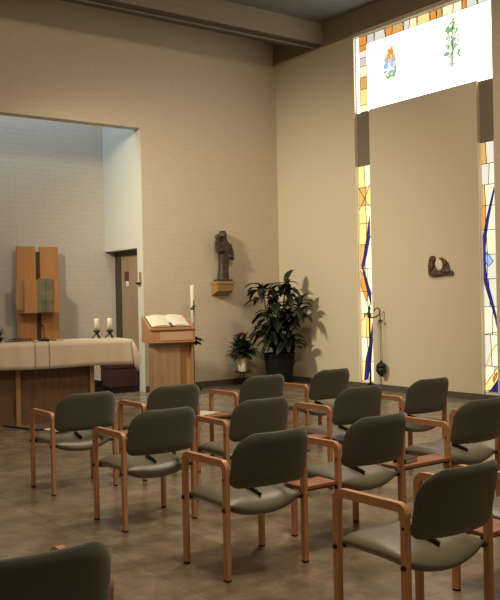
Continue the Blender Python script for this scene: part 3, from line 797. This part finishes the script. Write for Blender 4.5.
for k in range(26):
    a = RP.uniform(0, 2 * PI); r = RP.uniform(.02, .26); c = Vector((r * math.cos(a), r * math.sin(a), .66 - r * .4 + RP.uniform(-.02, .03)))
    for j in range(5):
        b2 = 2 * PI * j / 5; leaf(fl, c, (math.cos(b2), math.sin(b2), .6), .07, .045, .6, 3)
obj('foliage', bm, M['leaf_mid'], fp); obj('flower_heads', fl, M['flower'], fp)

# ------------------------------------------------------------------ thurible stand by the left glass strip
tx, ty = 9.70, 9.92
ts = thing('thurible_stand', 'black wrought iron stand with scroll hook before the left glass strip', 'stand', (9.72, 9.985, 0))
obj('pole', tube([(0, 0, .08), (0, 0, 1.32)], .014, 10), M['black'], ts)
obj('finial', lathe([(.005, 1.30), (.022, 1.33), (.012, 1.37), (.0, 1.42)], 12), M['black'], ts, smooth=True)
for k in range(3):
    a = 2 * PI * k / 3 + .9
    obj('foot', tube([(0, 0, .15), (.05 * math.cos(a), .05 * math.sin(a), .12), (.10 * math.cos(a), .10 * math.sin(a), .06), (.11 * math.cos(a), .11 * math.sin(a), .009)], .011, 8), M['black'], ts)
ax = Vector((math.cos(rad(-40)), math.sin(rad(-40)), 0)) * .8       # direction of the scroll arm
def P(u, z): q = ax * u; return (q.x, q.y, z)
obj('scroll_arm', tube([P(-.10, 1.20), P(-.09, 1.25), P(-.05, 1.26), P(0, 1.22), P(.05, 1.19), P(.13, 1.20), P(.20, 1.24), P(.215, 1.30), P(.17, 1.345), P(.11, 1.33), P(.105, 1.29)], .011, 8), M['black'], ts)
obj('cross_knob', lathe([(.01, 1.17), (.03, 1.2), (.03, 1.24), (.01, 1.27)], 10), M['black'], ts)
q = Vector((9.72, 9.985, 0)) + ax * .215
th = thing('thurible', 'dark round thurible hanging on thin chains beside the glass strip', 'thurible', (q.x, q.y, 0))
obj('hanger', lathe([(.01, 1.155), (.035, 1.14), (.035, 1.125), (0, 1.12)], 12), M['black'], th)
obj('hook', tube([(0, 0, 1.15), (0, .0, 1.20), (-ax.x * .01, -ax.y * .01, 1.225)], .006, 6), M['black'], th)
for k in range(3):
    a = 2 * PI * k / 3 + .2
    obj('chain', tube([(.03 * math.cos(a), .03 * math.sin(a), 1.13), (.045 * math.cos(a), .045 * math.sin(a), .52), (.07 * math.cos(a), .07 * math.sin(a), .375)], .0035, 5), M['chain'], th)
obj('lid', lathe([(.082, .385), (.075, .425), (.045, .455), (.018, .475), (.013, .50), (0, .503)], 16), M['black'], th, smooth=True)
obj('bowl', lathe([(.045, .24), (.03, .26), (.06, .28), (.084, .33), (.084, .38), (0, .38)], 16), M['black'], th, smooth=True)

# ------------------------------------------------------------------ carved relief on the right wall
rl = thing('wall_relief', 'small brown carved crescent relief with pale centre on the right wall', 'relief', (XR, 8.66, 1.97))
bm = bmesh.new()
# local: y positive = left in the photo
outer = [(.225, -.13), (.235, .0), (.215, .10), (.17, .16), (.12, .155), (.10, .10), (.13, .05), (.12, -.02), (.07, -.065), (.0, -.08), (-.05, -.04), (-.055, .03), (-.03, .09), (.03, .12), (-.03, .125), (-.10, .08), (-.15, .02), (-.17, -.06), (-.235, -.09), (-.24, -.145), (-.1, -.14), (.05, -.155), (.16, -.16)]
A = [bm.verts.new((-.045, y, z)) for y, z in outer]; B = [bm.verts.new((0, y, z)) for y, z in outer]
n = len(outer)
bm.faces.new(A); bm.faces.new(B[::-1])
for i in range(n): bm.faces.new((A[i], B[i], B[(i + 1) % n], A[(i + 1) % n]))
ball(bm, (-.045, .165, .11), .035, .7, 1, 1, 10); ball(bm, (-.05, .16, .01), .05, .6, .9, 1.5, 10)
ball(bm, (-.045, -.10, .03), .04, .7, 1.1, 1.2, 10); ball(bm, (-.05, -.13, -.08), .05, .6, 1.5, .8, 10); ball(bm, (-.05, .03, -.115), .04, .6, 2.2, .7, 10)
bmesh.ops.recalc_face_normals(bm, faces=bm.faces[:])
obj('carving', bm, M['relief'], rl, bevel=.006)
bm = bmesh.new(); ball(bm, (-.012, .035, .03), .08, .14, 1, 1.15, 16)
obj('pale_centre', bm, M['relief_pale'], rl, smooth=True)

# ------------------------------------------------------------------ light
def lamp(kind, name, loc, energy, col, target=None, size=.3, spot=None, blend=.8):
    l = bpy.data.lights.new(name, kind); l.energy = energy; l.color = col
    if kind == 'AREA': l.size = size
    else: l.shadow_soft_size = size
    if spot: l.spot_size = rad(spot); l.spot_blend = blend
    o = bpy.data.objects.new(name, l); C.objects.link(o); o.location = loc
    if target: o.rotation_euler = (Vector(target) - Vector(loc)).to_track_quat('-Z', 'Y').to_euler()
    return o
lamp('SPOT', 'altar_spotlight', (2.0, 10.2, 5.0), 1800, (1.0, .90, .66), (8.3, 11.6, 1.7), .35, 68, 1)
lamp('AREA', 'ceiling_fill', (3.0, 2.6, 6.1), 200, (1.0, .80, .58), (3.6, 3.4, 0), 1.2)  # unseen area light added as general warm fill
lamp('AREA', 'ceiling_fill', (6.0, 6.5, 6.1), 190, (1.0, .80, .58), (6, 7.5, 0), 1.2)  # second unseen fill light, added further into the room

w = bpy.data.worlds.new('world'); S.world = w; w.use_nodes = True
w.node_tree.nodes['Background'].inputs[0].default_value = (.5, .6, .8, 1); w.node_tree.nodes['Background'].inputs[1].default_value = .3

# ------------------------------------------------------------------ camera
cam = bpy.data.cameras.new('camera'); co = bpy.data.objects.new('camera', cam); C.objects.link(co)
cam.sensor_fit = 'HORIZONTAL'; cam.sensor_width = 36; cam.lens = 36 * .855 / .5
co.matrix_world = Matrix.Translation((0, 0, 1.539)) @ Matrix.Rotation(rad(-36.3), 4, 'Z') @ Matrix.Rotation(PI / 2 - .0019, 4, 'X') @ Matrix.Rotation(-.020, 4, 'Z')
cam.clip_start = .05
S.camera = co
vs = S.view_settings; vs.view_transform = 'Standard'; vs.look = 'None'; vs.exposure = 0; vs.gamma = 1; vs.use_curve_mapping = False
